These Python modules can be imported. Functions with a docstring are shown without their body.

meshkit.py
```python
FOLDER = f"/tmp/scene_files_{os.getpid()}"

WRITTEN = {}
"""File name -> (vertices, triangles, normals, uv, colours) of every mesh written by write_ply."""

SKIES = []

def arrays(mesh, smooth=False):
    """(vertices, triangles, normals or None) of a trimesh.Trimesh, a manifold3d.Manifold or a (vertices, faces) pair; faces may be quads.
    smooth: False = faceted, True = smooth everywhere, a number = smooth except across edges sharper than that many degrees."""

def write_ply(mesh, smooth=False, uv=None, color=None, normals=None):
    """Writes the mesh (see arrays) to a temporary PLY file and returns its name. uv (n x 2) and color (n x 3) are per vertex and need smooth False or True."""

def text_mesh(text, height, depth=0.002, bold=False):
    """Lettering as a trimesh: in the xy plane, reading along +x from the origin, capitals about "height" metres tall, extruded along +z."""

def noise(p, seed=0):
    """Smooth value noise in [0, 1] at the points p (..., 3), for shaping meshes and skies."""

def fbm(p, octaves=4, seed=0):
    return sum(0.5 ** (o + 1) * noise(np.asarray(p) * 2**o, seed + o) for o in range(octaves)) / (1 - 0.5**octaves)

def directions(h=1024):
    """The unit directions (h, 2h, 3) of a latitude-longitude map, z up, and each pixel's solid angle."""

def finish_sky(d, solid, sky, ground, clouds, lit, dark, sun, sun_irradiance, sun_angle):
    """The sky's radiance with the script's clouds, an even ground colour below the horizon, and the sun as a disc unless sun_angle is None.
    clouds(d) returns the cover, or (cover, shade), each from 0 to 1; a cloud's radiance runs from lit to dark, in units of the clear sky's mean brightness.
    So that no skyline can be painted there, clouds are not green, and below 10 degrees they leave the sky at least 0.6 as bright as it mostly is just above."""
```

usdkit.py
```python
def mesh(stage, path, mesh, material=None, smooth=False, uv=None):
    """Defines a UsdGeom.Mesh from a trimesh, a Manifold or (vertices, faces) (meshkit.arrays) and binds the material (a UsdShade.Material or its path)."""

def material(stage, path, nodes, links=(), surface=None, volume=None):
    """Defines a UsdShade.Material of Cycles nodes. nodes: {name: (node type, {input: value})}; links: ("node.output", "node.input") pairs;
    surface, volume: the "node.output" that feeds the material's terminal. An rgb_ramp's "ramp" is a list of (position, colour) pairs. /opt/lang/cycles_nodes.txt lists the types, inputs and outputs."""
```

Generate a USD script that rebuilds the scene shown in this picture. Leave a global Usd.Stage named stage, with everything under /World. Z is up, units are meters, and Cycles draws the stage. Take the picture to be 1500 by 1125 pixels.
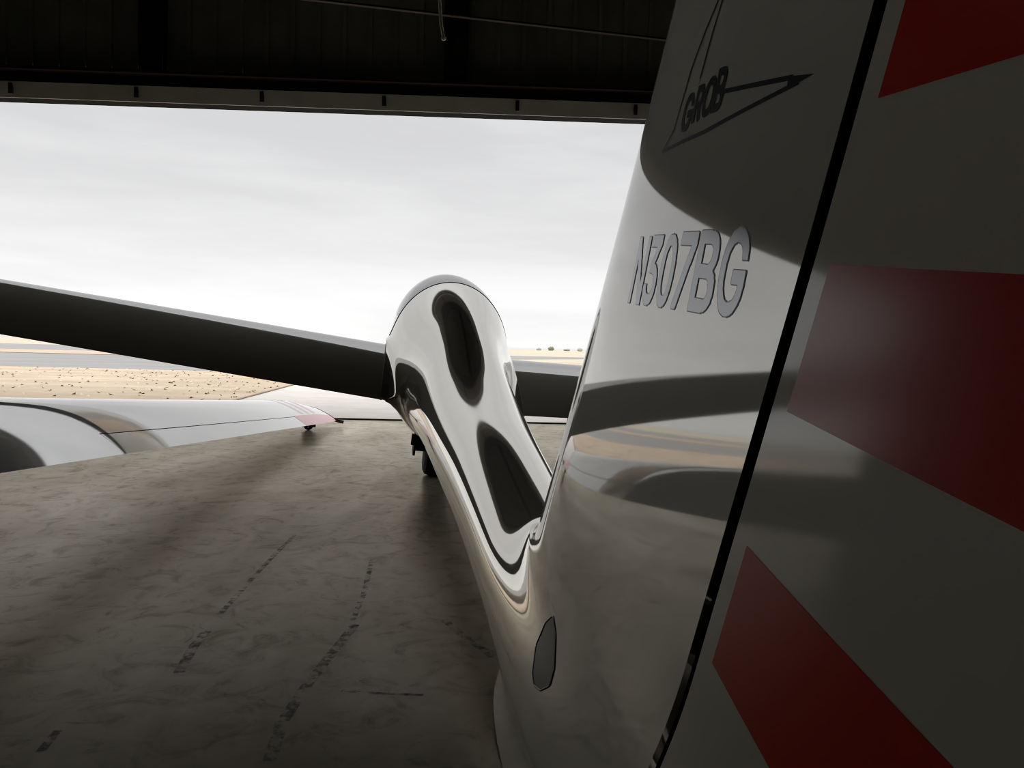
import math, random
import numpy as np, trimesh, usdkit, meshkit
from shapely.geometry import Polygon, LineString
from shapely.ops import triangulate, unary_union
from scipy.interpolate import PchipInterpolator
from scipy.ndimage import gaussian_filter1d
from pxr import Usd, UsdGeom, UsdLux, UsdShade, Gf, Sdf, Vt

stage = Usd.Stage.CreateInMemory()
UsdGeom.Xform.Define(stage, '/World'); UsdGeom.Scope.Define(stage, '/World/Looks')
rng = random.Random(7); nrng = np.random.default_rng(7)

# ------------------------------------------------------------------ camera, sky, exposure
EYE = np.array([0, 0, .906]); FPX = 1160.
EXPOSURE = 0.0
_p, _r = math.atan(51 / FPX), math.radians(1.4)
FW = np.array([0, math.cos(_p), -math.sin(_p)]); _u0 = np.array([0, math.sin(_p), math.cos(_p)]); _r0 = np.array([1., 0, 0])
RT = math.cos(_r) * _r0 + math.sin(_r) * _u0; UP = -math.sin(_r) * _r0 + math.cos(_r) * _u0
cam = UsdGeom.Camera.Define(stage, '/World/Camera')
cam.CreateHorizontalApertureAttr(36.0); cam.CreateFocalLengthAttr(36.0 * FPX / 1500); cam.CreateClippingRangeAttr(Gf.Vec2f(.03, 20000))
cam.CreateExposureAttr(EXPOSURE)
_m = np.eye(4); _m[0, :3], _m[1, :3], _m[2, :3], _m[3, :3] = RT, UP, -FW, EYE
cam.AddTransformOp().Set(Gf.Matrix4d(*[float(x) for x in _m.ravel()]))

MAT = {}
def mat(name, nodes, links=(), surface='p.BSDF'):
    MAT[name] = usdkit.material(stage, '/World/Looks/' + name, nodes, links, surface=surface); return MAT[name]

# overcast sky: grey cloud bands, whiter towards the horizon, brighter overhead
mat('overcast_sky', {
    'tc': ('texture_coordinate', {}), 'sep': ('separate_xyz', {}),
    'el': ('rgb_ramp', {'ramp': [(0, (.2, .19, .17)), (.495, (.2, .19, .17)), (.5, (1.02, 1.03, 1.01)), (.53, (1.0, 1.0, 1.0)), (.56, (.87, .87, .87)), (.62, (.745, .75, .76)), (.68, (.74, .745, .76)), (.8, (1.1, 1.12, 1.15)), (1, (1.35, 1.38, 1.42))]}),
    'half': ('math', {'math_type': 'multiply_add', 'value2': .5, 'value3': .5}),
    'map': ('mapping', {'scale': (1.1, 1.1, 7.0)}), 'n': ('noise_texture', {'scale': 2.6, 'detail': 5, 'roughness': .55, 'distortion': .3}),
    'nr': ('rgb_ramp', {'ramp': [(0, (.90, .90, .905)), (.38, (.93, .93, .935)), (.56, (1.0, 1.0, 1.0)), (1, (1.05, 1.05, 1.045))]}),
    'mul': ('mix_color', {'blend_type': 'multiply', 'fac': 1.0, 'use_clamp_result': False, 'use_clamp': False}),
    'bg': ('background_shader', {'strength': 1.0})},
    [('tc.generated', 'sep.vector'), ('sep.z', 'half.value1'), ('half.value', 'el.fac'), ('tc.generated', 'map.vector'), ('map.vector', 'n.vector'), ('n.fac', 'nr.fac'),
     ('el.color', 'mul.a'), ('nr.color', 'mul.b'), ('mul.result', 'bg.color')], surface='bg.background')
dome = UsdLux.DomeLight.Define(stage, '/World/sky_dome'); dome.CreateIntensityAttr(1.0)
UsdShade.MaterialBindingAPI.Apply(dome.GetPrim()).Bind(MAT['overcast_sky'])

# ------------------------------------------------------------------ helpers
used = {}
def numbered(parent, name):
    k = (parent, name); n = used.get(k, -1) + 1; used[k] = n
    return f'{parent}/{name}' + (f'_{n:03d}' if n else '')
def tag(prim, label=None, cat=None, group=None, kind=None):
    p = prim.GetPrim() if hasattr(prim, 'GetPrim') else prim
    for k, v in (('label', label), ('category', cat), ('group', group), ('kind', kind)):
        if v: p.SetCustomDataByKey(k, v)
    return p
def thing(name, label, cat, loc=(0, 0, 0), M=None, group=None, kind=None):
    x = UsdGeom.Xform.Define(stage, numbered('/World', name))
    T = np.eye(4)
    if M is not None: T[:3, :3] = np.asarray(M).T
    T[3, :3] = loc
    x.AddTransformOp().Set(Gf.Matrix4d(*[float(v) for v in T.ravel()]))
    return tag(x, label, cat, group, kind)
def obj(name, mesh, m, parent=None, smooth=False, normals=None):
    par = str(parent.GetPath()) if parent is not None else '/World'
    path = numbered(par, name)
    if normals is None:
        g = usdkit.mesh(stage, path, mesh, MAT[m], smooth=smooth)
    else:
        v, f = np.asarray(mesh[0]), np.asarray(mesh[1])
        gn = np.cross(v[f[:, 1]] - v[f[:, 0]], v[f[:, 2]] - v[f[:, 0]]); bad = (gn * np.asarray(normals)[f[:, 0]]).sum(1) < 0; f = f.copy(); f[bad] = f[bad][:, ::-1]
        g = usdkit.mesh(stage, path, (np.asarray(v), np.asarray(f)), MAT[m])
        g.CreateNormalsAttr(Vt.Vec3fArray.FromNumpy(np.asarray(normals, np.float32))); g.SetNormalsInterpolation('vertex')
    g.CreateDoubleSidedAttr(True)
    return g.GetPrim()
def cat(*ms): return trimesh.util.concatenate(list(ms))
def box(x0, x1, y0, y1, z0, z1):
    b = trimesh.creation.box([abs(x1 - x0), abs(y1 - y0), abs(z1 - z0)]); b.apply_translation([(x0 + x1) / 2, (y0 + y1) / 2, (z0 + z1) / 2]); return b
def tube(pts, r, sides=8, closed_ends=True):
    p = np.asarray(pts, float); t = np.gradient(p, axis=0); t /= np.linalg.norm(t, axis=1, keepdims=True) + 1e-12
    a = np.cross(t, np.where(np.abs(t[:, 2:]) < .9, [0, 0, 1.], [1., 0, 0])); a /= np.linalg.norm(a, axis=1, keepdims=True) + 1e-12
    b = np.cross(t, a); g = np.arange(sides) * 2 * np.pi / sides
    rr = np.broadcast_to(r, (len(p),))[:, None, None]
    v = (p[:, None] + rr * (np.cos(g)[None, :, None] * a[:, None] + np.sin(g)[None, :, None] * b[:, None])).reshape(-1, 3)
    i, j = np.meshgrid(np.arange(len(p) - 1), np.arange(sides), indexing='ij')
    q = np.stack([i * sides + j, i * sides + (j + 1) % sides, (i + 1) * sides + (j + 1) % sides, (i + 1) * sides + j], -1).reshape(-1, 4)
    f = np.vstack([q[:, [0, 1, 2]], q[:, [0, 2, 3]]])
    if closed_ends:
        e = [[0, k + 1, k] for k in range(1, sides - 1)]; o = (len(p) - 1) * sides
        f = np.vstack([f, e, [[o, o + k, o + k + 1] for k in range(1, sides - 1)]])
    return trimesh.Trimesh(v, f, process=False)
def beam(a, b, w, h):
    a, b = np.array(a, float), np.array(b, float); L = np.linalg.norm(b - a); t = (b - a) / L
    s = np.cross(t, [0, 0, 1.]); s /= np.linalg.norm(s); n = np.cross(s, t)
    m = trimesh.creation.box([L, w, h]); M = np.eye(4); M[:3, 0], M[:3, 1], M[:3, 2], M[:3, 3] = t, s, n, (a + b) / 2
    m.apply_transform(M); return m

# ------------------------------------------------------------------ materials
def gelcoat(name, color, rough=.05, ior=2.3, metal=.0):
    mat(name, {'tc': ('texture_coordinate', {}), 'n': ('noise_texture', {'scale': 9, 'detail': 4}), 'r': ('rgb_ramp', {'ramp': [(0, tuple(c * .93 for c in color)), (1, color)]}),
               'p': ('principled_bsdf', {'roughness': rough, 'ior': ior, 'metallic': metal})},
        [('tc.object', 'n.vector'), ('n.fac', 'r.fac'), ('r.color', 'p.base_color')])
gelcoat('white_gelcoat', (.86, .85, .82), .04, 2.6, .45)
mat('body_gelcoat', {'tc': ('texture_coordinate', {}), 'n': ('noise_texture', {'scale': 9, 'detail': 4}), 'r': ('rgb_ramp', {'ramp': [(0, (.74, .70, .61)), (1, (.81, .77, .68))]}), 'sep': ('separate_xyz', {}),
    'k': ('map_range', {'from_min': -.56, 'from_max': -.46, 'to_min': 1.0, 'to_max': 0.0, 'clamp': True}), 'g': ('map_range', {'from_min': .50, 'from_max': .72, 'to_min': 0.0, 'to_max': .45, 'clamp': True}),
    'g2': ('map_range', {'from_min': 1.3, 'from_max': 2.2, 'to_min': 0.0, 'to_max': 1.0, 'clamp': True}), 'km': ('math', {'math_type': 'maximum'}),
    'mx': ('math', {'math_type': 'multiply_add', 'value3': .16}), 'p': ('principled_bsdf', {'roughness': .04, 'ior': 2.5})},
    [('tc.object', 'n.vector'), ('tc.object', 'sep.vector'), ('n.fac', 'r.fac'), ('r.color', 'p.base_color'), ('sep.z', 'k.value'), ('sep.x', 'g.value'), ('sep.x', 'g2.value'), ('k.result', 'km.value1'), ('g2.result', 'km.value2'), ('km.value', 'mx.value1'), ('g.result', 'mx.value2'), ('mx.value', 'p.metallic')])
gelcoat('fin_gelcoat', (.76, .745, .69), .05, 2.2, .14)
gelcoat('rudder_white', (.74, .69, .57), .08, 1.7)
gelcoat('wing_gelcoat', (.84, .79, .68), .03, 3.0, .04)
gelcoat('red_paint', (.62, .035, .022), .20, 1.6)
gelcoat('faded_red_paint', (.66, .26, .25), .12, 1.8)
gelcoat('pink_paint', (.72, .50, .50), .12, 1.8)
gelcoat('silver_film', (.43, .44, .47), .16, 2.0, .25)
mat('black_film', {'p': ('principled_bsdf', {'base_color': (.004, .004, .004), 'roughness': .35, 'ior': 1.3})})
mat('thin_black_film', {'p': ('principled_bsdf', {'base_color': (.03, .028, .025), 'roughness': .3})})
mat('letter_edge', {'p': ('principled_bsdf', {'base_color': (.24, .23, .22), 'roughness': .3})})
mat('dark_gap', {'p': ('principled_bsdf', {'base_color': (.008, .008, .007), 'roughness': .7})})
mat('smoked_recess', {'p': ('principled_bsdf', {'base_color': (.03, .034, .04), 'roughness': .25, 'ior': 1.5})})
mat('rubber', {'tc': ('texture_coordinate', {}), 'n': ('noise_texture', {'scale': 30}), 'r': ('rgb_ramp', {'ramp': [(0, (.012, .012, .012)), (1, (.03, .029, .027))]}), 'p': ('principled_bsdf', {'roughness': .75})},
    [('tc.object', 'n.vector'), ('n.fac', 'r.fac'), ('r.color', 'p.base_color')])
mat('canopy_glass', {'f': ('fresnel', {'IOR': 1.5}), 't': ('transparent_bsdf', {'color': (.93, .95, .95)}), 'g': ('glossy_bsdf', {'color': (1, 1, 1), 'roughness': .01}), 'm': ('mix_closure', {})},
    [('f.fac', 'm.fac'), ('t.BSDF', 'm.closure1'), ('g.BSDF', 'm.closure2')], surface='m.closure')
mat('seal_tape', {'p': ('principled_bsdf', {'base_color': (.75, .74, .7), 'roughness': .35})})
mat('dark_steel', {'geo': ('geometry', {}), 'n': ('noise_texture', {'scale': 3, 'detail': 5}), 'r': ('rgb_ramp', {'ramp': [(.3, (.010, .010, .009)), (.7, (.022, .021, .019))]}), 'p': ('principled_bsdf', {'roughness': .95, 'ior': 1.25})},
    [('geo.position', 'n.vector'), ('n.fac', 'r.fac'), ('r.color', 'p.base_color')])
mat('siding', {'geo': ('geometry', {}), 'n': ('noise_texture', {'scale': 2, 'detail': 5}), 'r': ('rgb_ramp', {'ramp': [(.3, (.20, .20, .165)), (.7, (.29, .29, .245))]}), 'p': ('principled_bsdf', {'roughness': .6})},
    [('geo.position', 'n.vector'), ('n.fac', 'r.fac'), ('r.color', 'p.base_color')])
mat('red_primer', {'p': ('principled_bsdf', {'base_color': (.030, .011, .008), 'roughness': .6})})
mat('header_paint', {'geo': ('geometry', {}), 'n': ('noise_texture', {'scale': 3, 'detail': 5}), 'r': ('rgb_ramp', {'ramp': [(.3, (.36, .34, .29)), (.7, (.44, .42, .36))]}), 'p': ('principled_bsdf', {'roughness': .5})},
    [('geo.position', 'n.vector'), ('n.fac', 'r.fac'), ('r.color', 'p.base_color')])
mat('rope', {'p': ('principled_bsdf', {'base_color': (.7, .68, .62), 'roughness': .8})})
# hangar slab: power-floated concrete, scuffed and stained
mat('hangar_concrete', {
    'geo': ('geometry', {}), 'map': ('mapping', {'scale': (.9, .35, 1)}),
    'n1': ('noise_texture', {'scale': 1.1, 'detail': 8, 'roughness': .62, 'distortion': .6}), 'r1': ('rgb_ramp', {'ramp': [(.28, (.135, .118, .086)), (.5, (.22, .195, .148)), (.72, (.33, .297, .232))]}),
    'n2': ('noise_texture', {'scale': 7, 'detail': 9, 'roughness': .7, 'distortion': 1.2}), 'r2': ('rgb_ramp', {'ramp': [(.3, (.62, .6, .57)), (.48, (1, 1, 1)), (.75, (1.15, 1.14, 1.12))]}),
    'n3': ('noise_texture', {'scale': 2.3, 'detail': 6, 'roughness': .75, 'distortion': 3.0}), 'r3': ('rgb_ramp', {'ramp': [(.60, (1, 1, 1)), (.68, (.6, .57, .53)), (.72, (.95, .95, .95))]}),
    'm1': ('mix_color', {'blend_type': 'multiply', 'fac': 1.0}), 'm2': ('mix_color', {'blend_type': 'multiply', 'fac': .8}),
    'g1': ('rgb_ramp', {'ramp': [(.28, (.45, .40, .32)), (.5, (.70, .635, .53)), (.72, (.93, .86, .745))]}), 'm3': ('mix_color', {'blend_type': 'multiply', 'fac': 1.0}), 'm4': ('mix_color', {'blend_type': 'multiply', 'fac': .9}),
    'fr': ('fresnel', {'IOR': 1.5}), 'd': ('diffuse_bsdf', {}), 'gl': ('glossy_bsdf', {'roughness': .27}), 'mx': ('mix_closure', {}),
    'b': ('bump', {'strength': .10, 'distance': .006})},
    [('geo.position', 'map.vector'), ('map.vector', 'n1.vector'), ('geo.position', 'n2.vector'), ('geo.position', 'n3.vector'), ('n1.fac', 'r1.fac'), ('n2.fac', 'r2.fac'), ('n3.fac', 'r3.fac'),
     ('r1.color', 'm1.a'), ('r2.color', 'm1.b'), ('m1.result', 'm2.a'), ('r3.color', 'm2.b'), ('m2.result', 'd.color'),
     ('n1.fac', 'g1.fac'), ('g1.color', 'm3.a'), ('r2.color', 'm3.b'), ('m3.result', 'm4.a'), ('r3.color', 'm4.b'), ('m4.result', 'gl.color'),
     ('n2.fac', 'b.height'), ('b.normal', 'd.normal'), ('b.normal', 'gl.normal'), 
     ('fr.fac', 'mx.fac'), ('d.BSDF', 'mx.closure1'), ('gl.BSDF', 'mx.closure2')], surface='mx.closure')
def ground(name, c0, c1, scale, rough=.9, stretch=(1, 1, 1), bump=0.3):
    mat(name, {'geo': ('geometry', {}), 'map': ('mapping', {'scale': stretch}), 'n': ('noise_texture', {'scale': scale, 'detail': 8, 'roughness': .65}), 'r': ('rgb_ramp', {'ramp': [(.3, c0), (.7, c1)]}),
               'b': ('bump', {'strength': bump, 'distance': .03}), 'p': ('principled_bsdf', {'roughness': rough})},
        [('geo.position', 'map.vector'), ('map.vector', 'n.vector'), ('n.fac', 'r.fac'), ('r.color', 'p.base_color'), ('n.fac', 'b.height'), ('b.normal', 'p.normal')])
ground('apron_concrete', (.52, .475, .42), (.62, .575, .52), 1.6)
ground('dry_grass', (.36, .26, .17), (.56, .44, .315), .75, stretch=(.5, 1, 1))
ground('far_grass', (.42, .355, .25), (.52, .455, .335), .03)
ground('asphalt', (.20, .19, .18), (.27, .26, .245), .6, stretch=(.3, 1, 1))
ground('asphalt_far', (.22, .205, .195), (.28, .265, .25), .2)
mat('straw', {'oi': ('object_info', {}), 'geo': ('geometry', {}), 'n': ('noise_texture', {'scale': 2.0}), 'r': ('rgb_ramp', {'ramp': [(.3, (.50, .39, .25)), (.7, (.66, .54, .37))]}), 'p': ('principled_bsdf', {'roughness': .9})},
    [('geo.position', 'n.vector'), ('n.fac', 'r.fac'), ('r.color', 'p.base_color')])
mat('shrub_leaf', {'geo': ('geometry', {}), 'n': ('noise_texture', {'scale': .8}), 'r': ('rgb_ramp', {'ramp': [(.3, (.16, .15, .09)), (.7, (.30, .27, .17))]}), 'p': ('principled_bsdf', {'roughness': .9})},
    [('geo.position', 'n.vector'), ('n.fac', 'r.fac'), ('r.color', 'p.base_color')])
mat('far_tree_leaf', {'p': ('principled_bsdf', {'base_color': (.42, .40, .34), 'roughness': .95})})
mat('tyre_mark', {'geo': ('geometry', {}), 'n': ('noise_texture', {'scale': 26, 'detail': 6, 'roughness': .7}), 'r': ('rgb_ramp', {'ramp': [(.46, (0, 0, 0)), (.72, (.62, .62, .62))]}),
    't': ('transparent_bsdf', {}), 'p': ('principled_bsdf', {'base_color': (.022, .019, .016), 'roughness': .7, 'specular_ior_level': .1}), 'm': ('mix_closure', {})},
    [('geo.position', 'n.vector'), ('n.fac', 'r.fac'), ('r.color', 'm.fac'), ('t.BSDF', 'm.closure1'), ('p.BSDF', 'm.closure2')], surface='m.closure')

# ------------------------------------------------------------------ the hangar (setting)
OY, OS = 9.70, .035                        # the door line: y = OY + OS x
def dl(x): return OY + OS * x
XL, XR, YB, ZC = -13.0, 12.0, -13.0, 5.6
LIN = 3.735                               # underside of the header
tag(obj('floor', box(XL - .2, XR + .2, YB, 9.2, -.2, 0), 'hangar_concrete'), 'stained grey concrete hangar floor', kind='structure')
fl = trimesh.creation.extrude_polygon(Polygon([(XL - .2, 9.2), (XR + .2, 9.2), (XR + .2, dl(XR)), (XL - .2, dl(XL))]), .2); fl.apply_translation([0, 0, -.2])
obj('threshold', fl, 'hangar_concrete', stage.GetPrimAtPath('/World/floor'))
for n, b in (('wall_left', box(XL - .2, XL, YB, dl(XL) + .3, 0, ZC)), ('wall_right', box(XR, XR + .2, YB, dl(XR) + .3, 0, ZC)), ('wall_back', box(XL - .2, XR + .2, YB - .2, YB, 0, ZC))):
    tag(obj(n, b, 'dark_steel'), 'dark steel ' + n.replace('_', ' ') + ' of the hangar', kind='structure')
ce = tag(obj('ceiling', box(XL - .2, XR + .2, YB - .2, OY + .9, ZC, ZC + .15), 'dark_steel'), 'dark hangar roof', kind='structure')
for k in range(9):
    y = 8.0 - 2.2 * k
    obj('rafter', beam((XL, y, ZC - .15), (XR, y, ZC - .15), .12, .3), 'dark_steel', ce)
for k in range(8):
    x = XL + 1.5 + 3.2 * k
    obj('purlin', beam((x, YB, ZC - .06), (x, 9.2, ZC - .06), .08, .12), 'dark_steel', ce)
wf = thing('wall_front', 'dark ribbed steel siding above the hangar door opening', None, kind='structure')
x = XL
while x < XR - .01:                       # siding sheets with standing ribs
    w = .62; y0, y1 = dl(x) + .16, dl(x + w) + .16
    m = [beam((x - .01, y0, (LIN + ZC) / 2 + .2), (x + w + .01, y1, (LIN + ZC) / 2 + .2), .03, ZC - LIN - .4)]
    for q in (.0, .31):
        m.append(box(x + q, x + q + .05, dl(x + q) + .115, dl(x + q) + .16, LIN + .4, ZC))
    obj('siding_panel', cat(*m), 'siding', wf); x += w
tr = thing('trim_1', 'pale painted header channel along the top of the door opening, with small door guide clips', None, kind='structure')
pr = Polygon([(0, 0), (.02, 0), (.02, .17), (-.06, .17)]); chn = trimesh.creation.extrude_polygon(pr, XR - XL); v_ = np.array(chn.vertices)
chn.vertices = np.column_stack([XL + v_[:, 2], dl(XL + v_[:, 2]) + v_[:, 0], LIN + v_[:, 1]]); trimesh.repair.fix_normals(chn)
obj('channel', chn, 'header_paint', tr)
obj('flange', beam((XL, dl(XL) + .11, LIN + .012), (XR, dl(XR) + .11, LIN + .012), .22, .02), 'dark_steel', tr)
def on_door(px, py, off=0.):
    d = FW + RT * (px - 750) / FPX - UP * (py - 562.5) / FPX
    t = (OY + off - EYE[1] + OS * EYE[0]) / (d[1] - OS * d[0]); return EYE + t * d
for px, py in ((16, 132), (200, 135), (384, 138), (563, 144), (758, 150), (931, 156), (1120, 160)):
    q = on_door(px, py, -.045)
    obj('guide_clip', cat(box(q[0] - .022, q[0] + .022, q[1] - .02, q[1] + .012, LIN + .03, LIN + .15), box(q[0] - .012, q[0] + .012, q[1] - .035, q[1] - .015, LIN + .045, LIN + .075)), 'dark_gap', tr)
tr2 = tag(obj('trim_2', cat(beam((XL, dl(XL) - .06, LIN + .30), (XR, dl(XR) - .06, LIN + .30), .16, .012), beam((XL, dl(XL) - .13, LIN + .32), (XR, dl(XR) - .13, LIN + .32), .012, .03)), 'red_primer'),
          'red primed steel angle running above the door header', kind='structure')
tag(obj('trim_3', beam((XL, dl(XL) + .05, LIN + .24), (XR, dl(XR) + .05, LIN + .24), .14, .12), 'dark_steel'), 'dark door rail between header and red angle', kind='structure')
q0, q1 = on_door(480, 2, -.9), on_door(1010, 62, -.35)
e0 = q0 + (q0 - q1) * .6; e1 = q1 + (q1 - q0) * .8
tag(obj('trim_4', beam(e0, e1, .05, .02), 'red_primer'), 'thin red primed pipe sloping down to the right under the roof', kind='structure')
for px in (221, 668, 1180):
    q = on_door(px, 60, -.05)
    c = tag(obj('steel_column', cat(box(q[0] - .14, q[0] + .14, q[1] - .01, q[1] + .01, LIN + .33, ZC), box(q[0] - .14, q[0] + .14, q[1] + .12, q[1] + .14, LIN + .33, ZC), box(q[0] - .01, q[0] + .01, q[1] + .01, q[1] + .12, LIN + .33, ZC)), 'dark_steel'), 'dark steel column standing on the door header', kind='structure')
tk = thing('door_track', 'low dark steel door track in the threshold', None, kind='structure')
obj('rail', cat(beam((XL, dl(XL), .008), (XR, dl(XR), .008), .05, .016)), 'dark_gap', tk)
# rope hanging from the roof
P3 = lambda px, py, y: EYE + (FW + RT * (px - 750) / FPX - UP * (py - 562.5) / FPX) * (y / (FW + RT * (px - 750) / FPX - UP * (py - 562.5) / FPX)[1])
def ribbon(pts, w):
    p = np.array([ground_px(*q) for q in pts]); t = np.linspace(0, 1, len(p)); tt = np.linspace(0, 1, 24); p = np.column_stack([np.interp(tt, t, p[:, k]) for k in (0, 1)])
    g = LineString(p).buffer(w / 2, cap_style=2); m = trimesh.creation.extrude_polygon(g, .0004); m.apply_translation([0, 0, .0003]); return m
def ground_px(px, py):
    d = FW + RT * (px - 750) / FPX - UP * (py - 562.5) / FPX; return (EYE + d * (-EYE[2] / d[2]))[:2]
for pts, w in (([(432, 784), (395, 820), (360, 858), (322, 900)], .02), ([(303, 925), (285, 945), (262, 985)], .03), ([(520, 915), (480, 965), (445, 1010), (412, 1060), (395, 1115)], .03), ([(545, 820), (533, 870), (515, 912)], .02), ([(650, 908), (690, 940), (722, 962)], .025), ([(500, 1012), (560, 1016), (620, 1018)], .012), ([(60, 1100), (85, 1070)], .02)):
    obj('tyre_mark', ribbon(pts, w), 'tyre_mark', stage.GetPrimAtPath('/World/floor'))
rp = [P3(640, -60, 6.2), P3(643, -10, 6.2), P3(645, 15, 6.2), P3(646, 35, 6.2), P3(650, 56, 6.2)]
rp[0][2] = ZC
t = thing('hanging_cord', 'pale frayed cord hanging from the dark roof above the door', 'cord')
obj('cord', tube(rp, .012, 8), 'rope', t)
obj('knot', trimesh.creation.icosphere(1, .02).apply_translation(rp[-1]), 'rope', t)

# ------------------------------------------------------------------ outside ground (setting)
def ground_px(px, py):
    d = FW + RT * (px - 750) / FPX - UP * (py - 562.5) / FPX; return (EYE + d * (-EYE[2] / d[2]))[:2]
def sheet(name, poly, z, m, label, th=.02):
    g = trimesh.creation.extrude_polygon(Polygon(poly), th); g.apply_translation([0, 0, z - th])
    return tag(obj(name, g, m), label, kind='structure')
FAR = 6000.
sheet('grass_plain', [(-FAR, dl(0) + 1), (FAR, dl(0) + 1), (FAR, FAR), (-FAR, FAR)], -.03, 'far_grass', 'dry pale grass plain out to the horizon', .1)
a, b = ground_px(330, 590), ground_px(470, 553)
dirn = (b - a) / np.linalg.norm(b - a)
far_edge_y = ground_px(0, 537)[1]
c_ = a + dirn * (far_edge_y - a[1]) / dirn[1]; d_ = a - dirn * (a[1] - (dl(-8) + .6)) / dirn[1]
g0, g1 = d_, c_
sheet('apron', [(-60, dl(-60)), (80, dl(80)), (80, 60), (-60, 60)], -.012, 'apron_concrete', 'pale concrete apron outside the hangar door')
sheet('grass_verge', [tuple(g0), tuple(g1), (-90, far_edge_y + 1.5), (-90, g0[1])], .02, 'dry_grass', 'tawny dry grass verge between apron and taxiway')
sheet('taxiway', [(-400, far_edge_y - 1), (300, far_edge_y - 1), (300, 47), (-400, 44)], .012, 'asphalt', 'grey asphalt taxiway beyond the grass')
sheet('grass_strip', [(-700, 44.5), (400, 47.5), (400, 56), (-700, 53)], .03, 'dry_grass', 'narrow straw coloured grass strip beyond the taxiway')
sheet('runway', [(-1500, 60), (-6, 61), (18, 110), (-1500, 108)], .0, 'asphalt_far', 'grey far runway')
sheet('grass_shoulder', [(-1500, 47), (1500, 47), (1500, 62), (-1500, 60)], -.005, 'dry_grass', 'dry grass shoulder before the far runway')
# dry tufts along the edge of the verge: uncountable
tv, tf = [], []
for k in range(1800):
    s, r_ = rng.random(), rng.random()
    y = g0[1] + (g1[1] - g0[1]) * s ** .8; xe = g0[0] + (g1[0] - g0[0]) * (y - g0[1]) / (g1[1] - g0[1])
    x = xe - .05 - (20 + .5 * y) * r_ ** 1.4; h = .01 + .025 * rng.random(); an = rng.random() * 6.28; w = .03
    o = len(tv); lean = (rng.uniform(-.05, .05), rng.uniform(-.05, .05))
    tv += [(x - w * math.cos(an), y - w * math.sin(an), .02), (x + w * math.cos(an), y + w * math.sin(an), .02), (x + lean[0], y + lean[1], .02 + h)]
    tf.append((o, o + 1, o + 2))
tag(obj('dry_grass_tufts', (np.array(tv), np.array(tf)), 'straw', None, False, np.tile([0, 0, 1.], (len(tv), 1))), 'short dry straw tufts over the grass verge outside', 'grass', kind='stuff')
def bush(name, label, c, r, h, m, grp, seed):
    g = trimesh.creation.icosphere(3, 1.0); v = np.array(g.vertices)
    d = .65 + .7 * meshkit.fbm(v * 2.2 + seed * 3.1, 4, seed); v = v * d[:, None] * [r, r, h * .62]; v[:, 2] = np.maximum(v[:, 2] + h * .5, 0)
    g.vertices = v + c
    t = thing(name, label, 'bush' if name == 'dark_bush' else 'tree', c, None, grp)
    g.vertices = np.array(g.vertices) - c
    obj('foliage', g, m, t, smooth=True)
    obj('trunk', tube([(0, 0, -.02), (0, 0, h * .5)], max(.02, r * .08), 6), 'dark_gap', t)
for i, (px, r, h, lab) in enumerate(((95, .7, 1.0, 'small dark bush on the far grass under the left wing, the larger of two'), (73, .35, .5, 'smaller dark bush on the far grass, left of the larger one'))):
    q = ground_px(px, 500.5); bush('dark_bush', lab, np.array([q[0], q[1], 0]), r, h, 'shrub_leaf', None, i)
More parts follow.
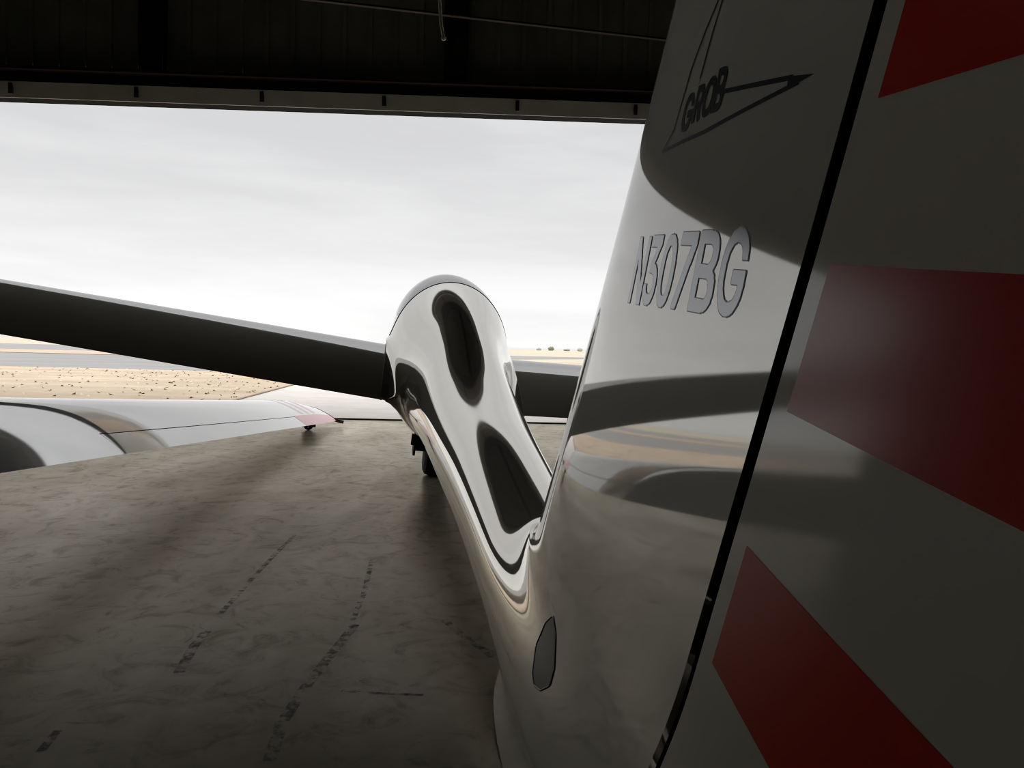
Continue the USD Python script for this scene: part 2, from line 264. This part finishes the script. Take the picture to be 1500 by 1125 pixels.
# far low trees on the horizon
for i, (px, wpx, hpx, lab) in enumerate(((806, 9, 4.5, 'darkest far tree clump on the horizon between fuselage and fin'), (788, 7, 2.6, 'far grey tree on the horizon nearest the fuselage'), (829, 10, 2.6, 'far grey tree on the horizon, right of the darkest clump'), (848, 8, 3.6, 'far grey tree near the middle of the right-hand row on the horizon'), (862, 9, 2.6, 'far grey tree second from the fin on the horizon'), (874, 7, 3.4, 'far grey tree on the horizon nearest the fin'))):
    D = 1400.; x = (px - 750) / FPX * D
    bush('far_tree', lab, np.array([x, D, 0]), wpx * D / FPX / 2, (hpx + .75) * D / FPX, 'shrub_leaf' if i == 0 else 'far_tree_leaf', None, i + 5)

# ------------------------------------------------------------------ the glider: pose and shape
def pose(th, ph, ro):
    u = np.array([-math.sin(th) * math.cos(ph), math.cos(th) * math.cos(ph), math.sin(ph)])
    v0 = np.array([math.cos(th), math.sin(th), 0]); w0 = np.cross(v0, u)
    return np.stack([u, math.cos(ro) * v0 - math.sin(ro) * w0, math.sin(ro) * v0 + math.cos(ro) * w0], 1)
GM = pose(*np.radians([8.75, 6.7, 5.8])); GO = np.array([.356, .894, .906])
HS = .147                                  # hinge sweep: hinge at u = -HS w
FC0, FCL, RCH = .894, .325, .50            # fin leading edge u = FC0 - FCL w; rudder chord
# stations u: top, width centre, half width, bottom
ST = np.array([
    (-.70, -.77, -.775, .012, -.785), (-.45, -.74, -.76, .045, -.79), (-.15, -.66, -.81, .085, -.88), (.0, -.60, -.815, .103, -.89), (.4, -.594, -.80, .128, -.895), (.8, -.59, -.778, .156, -.905), (1.2, -.587, -.757, .174, -.915), (1.5, -.578, -.755, .182, -.925),
    (2.0, -.556, -.758, .20, -.955), (2.5, -.537, -.76, .226, -.985), (3.0, -.492, -.768, .252, -1.012), (3.3, -.446, -.79, .268, -1.03), (3.7, -.363, -.82, .288, -1.065), (4.1, -.280, -.82, .330, -1.13),
    (4.5, -.205, -.77, .390, -1.22), (4.8, -.153, -.71, .425, -1.275), (5.1, -.106, -.63, .44, -1.30), (5.6, -.068, -.57, .43, -1.30), (6.2, -.10, -.58, .385, -1.25), (6.8, -.28, -.64, .28, -1.10), (7.2, -.50, -.70, .15, -.93), (7.45, -.70, -.75, .03, -.80), (7.8, -.73, -.75, .01, -.77)])
_us = np.linspace(-.7, 7.8, 3401)
_tab = [gaussian_filter1d(PchipInterpolator(ST[:, 0], ST[:, k])(_us), .11 / (_us[1] - _us[0]), mode='nearest') for k in (1, 2, 3, 4)]
def sec(u): return [np.interp(u, _us, t) for t in _tab]
def T2(x, tc):                              # squared half thickness of a symmetric section over chord, smooth through the nose
    x1 = np.clip(x, 0, 1.0); s = np.sqrt(x1)
    t = 5 * tc * (.2969 * s - .126 * x1 - .3516 * x1 ** 2 + .2843 * x1 ** 3 - .1036 * x1 ** 4)
    return np.where(x < 0, 25 * tc ** 2 * .0881 * x, t * t)
def smin(a, b, k):
    h = np.clip(k - np.abs(a - b), 0, None) / k; return np.minimum(a, b) - h ** 3 * k / 6
def f_fuse(u, v, w):
    top, c, a, bot = sec(u); dw = w - c; b = np.where(dw > 0, top - c, c - bot); P = 2.0
    r = np.sqrt((v / a) ** 2 + (dw / b) ** 2) + 1e-6
    g = np.sqrt((v / a ** 2) ** 2 + (dw / b ** 2) ** 2) / r + 1e-6
    return np.clip((r - 1) / g, -.6, 1.5)
TCF = .119
def flare(w): return 1 + .34 * .06 * np.logaddexp(0, (.16 - w) / .06)   # the fin thickens slightly towards its root
def f_fin(u, v, w):
    le = FC0 - FCL * w; te = -HS * w - RCH; ch = np.maximum(le - te, .3); x = (le - u) / ch
    e = 1e-3; k = flare(w) ** 2; t2 = T2(x, TCF) * ch ** 2 * k; dt = (T2(x + e, TCF) - T2(x - e, TCF)) / (2 * e) * ch * k
    g = v * v - t2; n = np.sqrt(4 * v * v + dt * dt) + .012
    d = g / n
    return np.clip(np.maximum(d, w - .72), -.3, 1.5)
_ss = np.linspace(-.2, 1.2, 1401); _SS = gaussian_filter1d(np.interp(_ss, [0, .15, .7, 1.0], [0, 1, 1, 0], left=0, right=0), 30); _SS = np.cumsum(_SS); _SS = 1 - _SS / _SS[-1]
def f_tail(u, v, w, fuse):
    """behind the fin's nose the tail cone's side runs up into the fin in one sweep"""
    top, c, a, bot = sec(u); wt = np.interp(u, [-.1, .05, .5], [-.42, -.42, -.40])
    le = FC0 - FCL * w; te = -HS * w - RCH; ch = np.maximum(le - te, .3); t = np.sqrt(np.maximum(T2((le - u) / ch, TCF), 0)) * ch * flare(w)
    S = np.interp((w - c) / (wt - c), _ss, _SS)
    d = np.abs(v) - (t + (a - t) * S); d = np.maximum(d, w - .72)
    return np.where(w < c, fuse, np.clip(d, -.3, 1.5))
# wing section
WT, WCH, DIH, INC = -.878, 1.33, .056, math.radians(5.0)
def wing_te(av): return 4.114 + .019 * (av - .36), WT + DIH * (av - .36)
def chord(av): return np.interp(av, [0, .36, 5.2, 8.3, 8.75], [1.33, 1.33, 1.08, .62, .5])
def camber(x, m=.036, p=.42): return np.where(x < p, m / p ** 2 * (2 * p * x - x * x), m / (1 - p) ** 2 * (1 - 2 * p + 2 * p * x - x * x))
TCW = .165
def f_wing(u, v, w):
    av = np.abs(v); tu, tw = wing_te(av); du, dw = u - tu, w - tw
    xl = (du * math.cos(INC) + dw * math.sin(INC)) / WCH; zl = (-du * math.sin(INC) + dw * math.cos(INC)) / WCH
    x = 1 - xl; zz = zl - camber(np.clip(x, 0, 1)); e = 1e-3
    t2 = T2(x, TCW); dt = (T2(x + e, TCW) - T2(x - e, TCW)) / (2 * e)
    d = (zz * zz - t2) / (np.sqrt(4 * zz * zz + dt * dt) + .01) * WCH
    d = np.where(x > 1, np.maximum(d, (x - 1) * WCH), d)
    return np.clip(d, -.3, 1.5)
def F(p):
    if p.ndim == 1: return F(p[None])[0]
    u, v, w = p[..., 0], p[..., 1], p[..., 2]
    d = f_fuse(u, v, w)
    fu = d; d = smin(d, f_fin(u, v, w), .09)
    m = u < .57
    if m.any():
        e = np.clip((.57 - u[m]) / .40, 0, 1); e = e ** 3 * (10 - 15 * e + 6 * e * e)
        d = d.copy(); d[m] = d[m] * (1 - e) + e * f_tail(u[m], v[m], w[m], fu[m])
    sel = (u > 3.4) & (u < 6.2)
    if sel.any():
        d = d.copy(); d[sel] = smin(d[sel], f_wing(u[sel], v[sel], w[sel]), .18)
    return d
def grad(p, e=1e-3):
    g = np.stack([F(p + np.eye(3)[k] * e) - F(p - np.eye(3)[k] * e) for k in range(3)], -1) / (2 * e)
    return g
def project(p, n=4, step=.02):
    for _ in range(n):
        g = grad(p); d = F(p) / np.maximum((g * g).sum(-1), .05); p = p - np.clip(d, -step, step)[:, None] * g
    return p
def normals_of(p):
    g = grad(p); return g / np.maximum(np.linalg.norm(g, axis=-1, keepdims=True), 1e-9)
def surface_net(lo, hi, h):
    ax = [np.arange(l, m_ + h, h) for l, m_ in zip(lo, hi)]
    G = np.stack(np.meshgrid(*ax, indexing='ij'), -1); V = F(G); S = V < 0
    n = V.shape; cnt = np.zeros([k - 1 for k in n]); acc = np.zeros([k - 1 for k in n] + [3])
    C = [(i, j, k) for i in (0, 1) for j in (0, 1) for k in (0, 1)]
    sl = lambda c: tuple(slice(c[i], n[i] - 1 + c[i]) for i in range(3))
    for ca in C:
        for d in range(3):
            if ca[d]: continue
            cb = list(ca); cb[d] = 1
            A, B = V[sl(ca)], V[sl(tuple(cb))]; m = (A < 0) != (B < 0)
            t = np.where(m, A / np.where(m, A - B, 1), 0)
            cnt += m
            for q in range(3): acc[..., q] += np.where(m, ca[q] + (t if q == d else 0), 0)
    on = cnt > 0; idx = np.full(on.shape, -1); idx[on] = np.arange(on.sum())
    base = np.stack(np.nonzero(on), -1); P = np.array(lo) + h * (base + acc[on] / cnt[on][:, None])
    quads = []
    for d in range(3):
        e1, e2 = [(1, 2), (2, 0), (0, 1)][d]
        a = [slice(None)] * 3; b = [slice(None)] * 3; a[d] = slice(0, -1); b[d] = slice(1, None)
        ch = S[tuple(a)] != S[tuple(b)]; I = np.stack(np.nonzero(ch), -1)
        ok = (I[:, e1] > 0) & (I[:, e2] > 0) & (I[:, e1] < n[e1] - 1) & (I[:, e2] < n[e2] - 1); I = I[ok]
        sgn = S[tuple(a)][tuple(I.T)]
        o = [(0, 0), (-1, 0), (-1, -1), (0, -1)]; q = []
        for (x1, x2) in o:
            J = I.copy(); J[:, e1] += x1; J[:, e2] += x2; q.append(idx[tuple(J.T)])
        q = np.stack(q, -1); q[~sgn] = q[~sgn][:, ::-1]; quads.append(q)
    q = np.vstack(quads); q = q[(q >= 0).all(1)]
    return P, q
def body(lo, hi, h):
    P, q = surface_net(lo, hi, h); P = project(P)
    return P, np.vstack([q[:, [0, 1, 2]], q[:, [0, 2, 3]]])
def clip(v, f, pl):
    """keeps the side where pl(v) >= 0, cutting triangles on the line (pl linear)"""
    s = pl(v); s = np.where(np.abs(s) < 1e-7, 1e-7, s)
    v = list(map(tuple, v)); out = []; cut = {}
    S = s[f]; keep = (S > 0).all(1); out = list(map(tuple, f[keep])); mid = f[(S > 0).any(1) & ~keep]
    def x(i, j):
        k = (min(i, j), max(i, j))
        if k not in cut:
            t = s[i] / (s[i] - s[j]); cut[k] = len(v); v.append(tuple(np.array(v[i]) * (1 - t) + np.array(v[j]) * t))
        return cut[k]
    for tri in mid:
        poly = []
        for k in range(3):
            i, j = tri[k], tri[(k + 1) % 3]
            if s[i] > 0: poly.append(i)
            if (s[i] > 0) != (s[j] > 0): poly.append(x(i, j))
        out += [(poly[0], poly[k], poly[k + 1]) for k in range(1, len(poly) - 1)]
    v = np.array(v); f = np.array(out); use, inv = np.unique(f, return_inverse=True)
    return v[use], inv.reshape(f.shape)
def thicken(v, f, n, d):
    """a shell: the surface and a copy set d inwards"""
    k = len(v); return np.vstack([v, v - n * d]), np.vstack([f, f[:, ::-1] + k]), np.vstack([n, -n])

gl = thing('glider', 'white glider with red striped rudder, tail nearest the camera, nose towards the open door', 'glider', GO, GM)
vt, ft = body((-.64, -.28, -1.02), (2.3, .28, .66), .0115)
vf, ff = body((2.26, -.60, -1.42), (7.6, .60, .02), .018)
hinge = lambda p: p[:, 0] + HS * p[:, 2]
JW = -.50                                   # fin / fuselage split height, falling aft
tailcone = clip(vt, ft, lambda p: hinge(p) - .003)
tailcone = clip(*tailcone, lambda p: 2.28 - p[:, 0])
fin = clip(*tailcone, lambda p: p[:, 2] - JW); boom = clip(*tailcone, lambda p: JW - p[:, 2])
front = clip(vf, ff, lambda p: p[:, 0] - 2.28)
for s in (-1, 1): front = clip(*front, lambda p: .46 - s * p[:, 1])
CS = 5.06                                   # canopy seam
pod = clip(*front, lambda p: CS - p[:, 0]); nose = clip(*front, lambda p: p[:, 0] - CS)
canopy = clip(*nose, lambda p: p[:, 2] + .42); nose = clip(*nose, lambda p: -.42 - p[:, 2])
fv = np.vstack([boom[0], pod[0], nose[0]]); n1, n2 = len(boom[0]), len(boom[0]) + len(pod[0])
fp = obj('fuselage', (fv, np.vstack([boom[1], pod[1] + n1, nose[1] + n2])), 'body_gelcoat', gl, normals=normals_of(fv))
fn_ = obj('tail_fin', fin, 'body_gelcoat', gl, normals=normals_of(fin[0]))
cv, cf, cn = thicken(canopy[0], canopy[1], normals_of(canopy[0]), .004)
obj('canopy', (cv, cf), 'canopy_glass', gl, normals=cn)
rud = clip(vt, ft, lambda p: -.019 - hinge(p))
rp_ = obj('rudder', rud, 'rudder_white', gl, normals=normals_of(rud[0]))

def vsurf(u, w, side=-1):
    """v of the outer surface at (u, w) on the left (-1) side"""
    u, w = np.broadcast_arrays(np.asarray(u, float), np.asarray(w, float)); a = np.full(u.shape, .6); b = np.zeros(u.shape)
    for _ in range(40):
        m = (a + b) / 2; ins = F(np.stack([u, side * m, w], -1)) < 0; b = np.where(ins, m, b); a = np.where(ins, a, m)
    return side * (a + b) / 2
def decal(name, polys, m, parent, off=.0005, h=.012, label=None):
    """flat print: a polygon (or several) in (u, w) laid on the left surface"""
    V, Fc = [], []
    for pg in (polys if isinstance(polys, (list, tuple)) else [polys]):
        for g in getattr(pg, 'geoms', [pg]):
            if g.is_empty or g.area < 1e-9: continue
            v2, f2 = trimesh.creation.triangulate_polygon(g, engine='earcut')
            v3 = np.column_stack([v2, np.zeros(len(v2))]); v3, f2 = trimesh.remesh.subdivide_to_size(v3, f2, h, max_iter=12)
            Fc.append(f2 + sum(map(len, V))); V.append(v3)
    v = np.vstack(V); f = np.vstack(Fc)
    p = np.stack([v[:, 0], vsurf(v[:, 0], v[:, 1]), v[:, 1]], -1); n = normals_of(p)
    q = obj(name, (p + n * off, f), m, parent, normals=n)
    if label: tag(q, label)
    return q
def strip(points, width): return LineString(points).buffer(width / 2, cap_style=2, join_style=2)

# hinge gap: dark curtain inside the gap, closing it off
zs = np.linspace(-.84, .64, 60); hw = []
for w in zs: hw.append(max(abs(float(vsurf(-HS * w - .005, w))) - .004, .004))
hv = []
for w, t_ in zip(zs, hw): hv += [(-HS * w - .005, -t_, w), (-HS * w - .005, t_, w)]
hf = []
for k in range(len(zs) - 1): hf += [(2 * k, 2 * k + 1, 2 * k + 3), (2 * k, 2 * k + 3, 2 * k + 2)]
hv = np.array(hv); hv2 = hv - [.004, 0, 0]
obj('hinge_seal', trimesh.Trimesh(np.vstack([hv, hv2]), np.vstack([hf, np.array(hf)[:, ::-1] + len(hv)]), process=False), 'dark_gap', gl)

# wings
def section(n=44):
    b = (1 - np.cos(np.linspace(0, np.pi, n))) / 2; t = np.sqrt(np.maximum(T2(b, TCW), 0)); c = camber(b)
    up = np.column_stack([b, c + t])[::-1]; dn = np.column_stack([b, c - t])[1:]
    return np.vstack([up, dn])               # trailing edge over the top to the nose and back below
SEC = section()
def wing_mesh(side, stations, te_fn, chord_fn, inc, x_lo=0., x_hi=1.0):
    rows = []
    s = SEC
    if x_lo > 0 or x_hi < 1: s = SEC[(SEC[:, 0] >= x_lo - 1e-9) & (SEC[:, 0] <= x_hi + 1e-9)]
    for av in stations:
        tu, tw = te_fn(av); c = chord_fn(av); xl = (1 - s[:, 0]) * c; zl = s[:, 1] * c
        rows.append(np.column_stack([tu + xl * math.cos(inc) - zl * math.sin(inc), np.full(len(s), side * av), tw + xl * math.sin(inc) + zl * math.cos(inc)]))
    n, k = len(rows), len(s); v = np.vstack(rows); f = []
    for i in range(n - 1):
        for j in range(k - 1):
            a = i * k + j; f += [(a, a + 1, a + k + 1), (a, a + k + 1, a + k)]
    for r in (0, n - 1):
        o = r * k; f += [(o, o + j, o + j + 1) for j in range(1, k - 1)]
    return trimesh.Trimesh(v, np.array(f), process=False)
for side in (-1, 1):
    st = np.concatenate([[.462], np.linspace(.6, 8.3, 30), [8.55, 8.75]])
    w = wing_mesh(side, st, wing_te, chord, INC)
    if side < 0: w.faces = w.faces[:, ::-1]
    trimesh.repair.fix_normals(w)
    obj('wing', w, 'wing_gelcoat', gl, smooth=35)
    sr = wing_mesh(side, [.452, .466], lambda a: wing_te(a), lambda a: chord(a) * 1.002, INC)
    c0 = sr.vertices.mean(0); sr.vertices = (sr.vertices - c0) * [1.004, 1, 1.02] + c0; trimesh.repair.fix_normals(sr)
    obj('wing_root_seal', sr, 'seal_tape', gl)
# canopy frame seam and latch slot
an = np.radians(np.linspace(-8, 188, 80)); sp = []
for a_ in an:
    lo_, hi_ = 0., 1.2
    for _ in range(40):
        m_ = (lo_ + hi_) / 2
        if F(np.array([[CS, math.cos(a_) * m_, -.50 + math.sin(a_) * m_]]))[0] < 0: lo_ = m_
        else: hi_ = m_
    sp.append((CS, math.cos(a_) * lo_, -.50 + math.sin(a_) * lo_))
obj('canopy_seam', tube(sp, .0035, 6), 'dark_gap', gl)

# horizontal stabiliser on top of the fin, above the picture
hs_sec = lambda av: (np.interp(av, [0, 1.6], [-.20, -.12]), .66)
for side in (-1, 1):
    m = wing_mesh(side, np.linspace(0, 1.6, 9), hs_sec, lambda av: np.interp(av, [0, 1.6], [.62, .40]), 0.0)
    m.vertices = np.column_stack([m.vertices[:, 0], m.vertices[:, 1], .64 + (m.vertices[:, 2] - .66) * .6]); trimesh.repair.fix_normals(m)
    obj('horizontal_stabiliser', m, 'white_gelcoat', gl, smooth=35)
# wheels
def wheel(r, w, hub=.45):
    prof = np.array([(r * hub, -w / 2 * .8), (r * .8, -w / 2), (r * .95, -w / 2 * .8), (r, -w * .2), (r, w * .2), (r * .95, w / 2 * .8), (r * .8, w / 2), (r * hub, w / 2 * .8), (r * hub, -w / 2 * .8)])
    m = trimesh.creation.revolve(prof, sections=36); m.apply_transform(trimesh.transformations.rotation_matrix(math.pi / 2, [1, 0, 0])); return m
WU, WW = 4.664, -1.288
mw = obj('main_wheel', wheel(.185, .16).apply_translation([WU, -.03, WW]), 'rubber', gl, smooth=35)
hb = trimesh.creation.cylinder(.09, .12, sections=24); hb.apply_transform(trimesh.transformations.rotation_matrix(math.pi / 2, [1, 0, 0])); hb.apply_translation([WU, 0, WW]); obj('hub', hb, 'dark_steel', mw)
gd = cat(box(4.36, 4.52, -.205, -.19, -1.27, -1.06), box(4.38, 4.41, -.19, -.10, -1.24, -1.10), box(4.36, 4.40, -.225, -.205, -1.20, -1.13)); obj('wheel_door', gd, 'dark_gap', gl)
obj('tail_wheel', wheel(.075, .06).apply_translation([.12, 0, -.83]), 'rubber', gl, smooth=35)

# ---- markings (positions on the fin measured in the glider's own u, w)

from shapely import affinity
def hinge_u(w): return -HS * w
def stripe(w_top, w_bot, st_, sb_):
    """red bar on the rudder: edges w = w0 + slope (u - u at the hinge)"""
    pts = []
    for w0, sl, uu in ((w_top, st_, -.047), (w_top, st_, -.478), (w_bot, sb_, -.478), (w_bot, sb_, -.047)):
        w = w0 + sl * (uu + .047); pts.append((hinge_u(w) + uu, w))
    return Polygon(pts)
for wt_, wb_, s1, s2 in ((.43, .258, 0, -.04), (.097, -.062, 0, .085), (-.224, -.380, .19, .32)):
    decal('red_stripe', stripe(wt_, wb_, s1, s2), 'red_paint', rp_, h=.02)
def glyph(ch, h, bold=True):
    m = meshkit.text_mesh(ch, h, .01, bold); v, f = np.array(m.vertices), np.array(m.faces)
    top = f[(np.abs(v[f][:, :, 2] - .01) < 1e-6).all(1)]
    return unary_union([Polygon(v[t][:, :2]).buffer(1e-5) for t in top]).simplify(h * .004)
def place(g, u0, u1, w0, w1, shear=0.):
    """fits the glyph into u0 (left, forward) .. u1, w0 .. w1 on the fin's left side"""
    x0, y0, x1, y1 = g.bounds; g = affinity.translate(g, -x0, -y0); g = affinity.scale(g, 1 / (x1 - x0), 1 / (y1 - y0), origin=(0, 0))
    return affinity.affine_transform(g, [-(u0 - u1), -shear * (w1 - w0), 0, w1 - w0, u0, w0])
LW = lambda u: .0185 + (.50 - u) * .022
for ch, u0, u1 in (('N', .505, .440), ('3', .435, .380), ('0', .372, .316), ('7', .308, .250), ('B', .243, .176), ('G', .166, .100)):
    g = place(glyph(ch, .1), u0, u1, LW(u0), LW(u0) + .112)
    L_ = decal('registration_letter', g, 'silver_film', fn_, off=.0010, h=.01)
    edge = g.buffer(.0016).difference(g.buffer(-.0004))
    decal('letter_outline', edge, 'letter_edge', fn_, off=.0006, h=.01)
for ch, u0, u1, w0, w1 in (('G', .402, .364, .290, .345), ('R', .357, .328, .298, .350), ('O', .325, .290, .300, .354), ('B', .289, .258, .302, .360)):
    decal('emblem_letter', place(glyph(ch, .1), u0, u1, w0, w1, .12).buffer(.0012), 'black_film', fn_, off=.0007, h=.008)
decal('emblem_dart', unary_union([strip([(.268, .3265), (.075, .3085)], .0065), strip([(.474, .270), (.30, .2775), (.06, .3005)], .0058), Polygon([(.085, .3115), (.085, .2965), (.032, .304)])]), 'black_film', fn_, off=.0007, h=.008)
decal('emblem_dart', unary_union([strip([(.474, .270), (.432, .299), (.414, .345), (.399, .386), (.366, .433), (.318, .485)], .0042), strip([(.353, .362), (.335, .42), (.310, .485)], .0042)]), 'thin_black_film', fn_, off=.0007, h=.008)
ov = np.array([(.569, -.591), (.595, -.619), (.595, -.667), (.559, -.706), (.533, -.716), (.498, -.706), (.467, -.678), (.476, -.650), (.526, -.608)])
t_ = np.linspace(0, 1, 10); ovp = Polygon(ov).buffer(.012, quad_segs=12).buffer(-.024, quad_segs=12).buffer(.012, quad_segs=12)
ring = np.array(ovp.exterior.coords); rv = np.column_stack([ring[:, 0], vsurf(ring[:, 0], ring[:, 1]), ring[:, 1]])
port = decal('access_port', ovp, 'smoked_recess', fp, off=.0008, h=.01, label='dark smoked oval port low on the tail cone')
obj('port_rim', tube(rv, .0022, 6, False), 'thin_black_film', fp)


# ------------------------------------------------------------------ neighbour glider's wing, tip wheel on the floor

NQ = np.radians([88.742, 13.937, 6.954]); NM = pose(*NQ)
_k0, _k1 = .6085, .8362
def nb_chord(av): return np.interp(av, [0, .36, 5.2, 8.3, 8.75], [1.33 * _k0, 1.33 * _k0, 1.08 * _k0, .72 * _k1, .50 * _k1])
_t = wing_te(8.5); NO = np.array([-1.9095, 8.4396, .0834]) - NM @ np.array([_t[0], 8.5, _t[1]])
nw = thing('glider_wing', 'low white wing of a neighbouring glider, pink striped tip resting on a small wheel', 'glider wing', NO, NM)
def sect(x_lo, x_hi, n=44):
    b = x_lo + (x_hi - x_lo) * (1 - np.cos(np.linspace(0, np.pi, n))) / 2; t = np.sqrt(np.maximum(T2(b, TCW), 0)); c = camber(b)
    return np.vstack([np.column_stack([b, c + t])[::-1], np.column_stack([b, c - t])[1:]])
def nb_loft(st, x_lo, x_hi):
    global SEC
    keep = SEC; SEC = sect(x_lo, x_hi); m = wing_mesh(1, st, wing_te, nb_chord, INC); SEC = keep; trimesh.repair.fix_normals(m); return m
AI0, AI1, XH = 3.86, 7.38, .772
obj('wing_panel', cat(nb_loft(np.linspace(1.0, AI0, 12), 0, 1), nb_loft(np.linspace(AI0, AI1, 14), 0, XH), nb_loft(np.concatenate([np.linspace(AI1, 8.4, 6), np.linspace(8.5, 8.72, 4), [8.75]]), 0, 1)), 'white_gelcoat', nw, smooth=35)
obj('aileron', nb_loft(np.linspace(AI0 + .003, AI1 - .003, 14), XH + .010, 1), 'white_gelcoat', nw, smooth=35)
hg = nb_loft([AI0 - .05, AI1], XH - .01, XH + .02); hg.vertices = hg.vertices - NM.T @ np.array([0, 0, .006]); obj('aileron_gap', hg, 'dark_gap', nw)
def nb_surf(av, x, off=.0007):
    tu, tw = wing_te(av); c = nb_chord(av); xl = (1 - x) * c; zl = (camber(x) + np.sqrt(np.maximum(T2(x, TCW), 0))) * c
    p = np.stack([tu + xl * math.cos(INC) - zl * math.sin(INC), av, tw + xl * math.sin(INC) + zl * math.cos(INC)], -1); return p + np.array([-.15, 0, 1]) * off
def nb_patch(name, a0, a1, x0, x1, m, n=(6, 24)):
    a, x = np.meshgrid(np.linspace(a0, a1, n[0]), np.linspace(x0, x1, n[1]), indexing='ij'); v = nb_surf(a.ravel(), x.ravel())
    e = 1e-3; d1 = nb_surf(a.ravel() + e, x.ravel()) - v; d2 = nb_surf(a.ravel(), x.ravel() - e) - v; nn = np.cross(d2, d1); nn *= np.sign(nn[:, 2:]); nn /= np.linalg.norm(nn, axis=1, keepdims=True)
    f = []
    for i in range(n[0] - 1):
        for j in range(n[1] - 1):
            k = i * n[1] + j; f += [(k, k + 1, k + n[1] + 1), (k, k + n[1] + 1, k + n[1])]
    return obj(name, (v, np.array(f)), m, nw, normals=nn)
for a0, a1 in ((7.74, 7.85), (7.97, 8.08), (8.20, 8.31)): nb_patch('pink_stripe', a0, a1, .04, .73, 'pink_paint')
nb_patch('pink_tip_panel', 7.39, 8.745, .755, .995, 'faded_red_paint')
tipm = nb_loft([8.752, 8.80], .0, 1.0); tipm = cat(tipm, nb_loft([8.70, 8.86], .93, 1.0)); obj('tip_rubber', tipm, 'rubber', nw)
iw = lambda p: NM.T @ (np.asarray(p, float) - NO)
wc = iw((-2.14, 8.34, .05))
wm = wheel(.05, .035).apply_translation(wc); obj('tip_wheel', wm, 'rubber', nw, smooth=35)
b1 = iw((-2.20, 8.36, .125)); b2 = iw((-2.06, 8.36, .10))
tb = iw((-1.925, 8.70, .075)); obj('tip_skid', cat(beam(tb - [.07, .03, 0], tb + [.02, .03, 0], .05, .035), beam(tb - [.02, .0, .0], tb + [-.02, .09, .0], .04, .03)), 'rubber', nw)
bx = box(-2.20, -2.06, 8.30, 8.33, .035, .11); bx.vertices = (np.array(bx.vertices) - NO) @ NM
obj('wheel_bracket', cat(bx, tube([wc + [0, .022, 0], (b1 + b2) / 2 + [0, .022, .0]], .012, 6), tube([wc - [0, .022, 0], (b1 + b2) / 2 - [0, .022, 0]], .012, 6), beam(b1, b2, .08, .06), beam(b2 - [0, 0, .012], b2 + (b2 - b1) * .35 - [0, 0, .0], .05, .03)), 'dark_gap', nw)
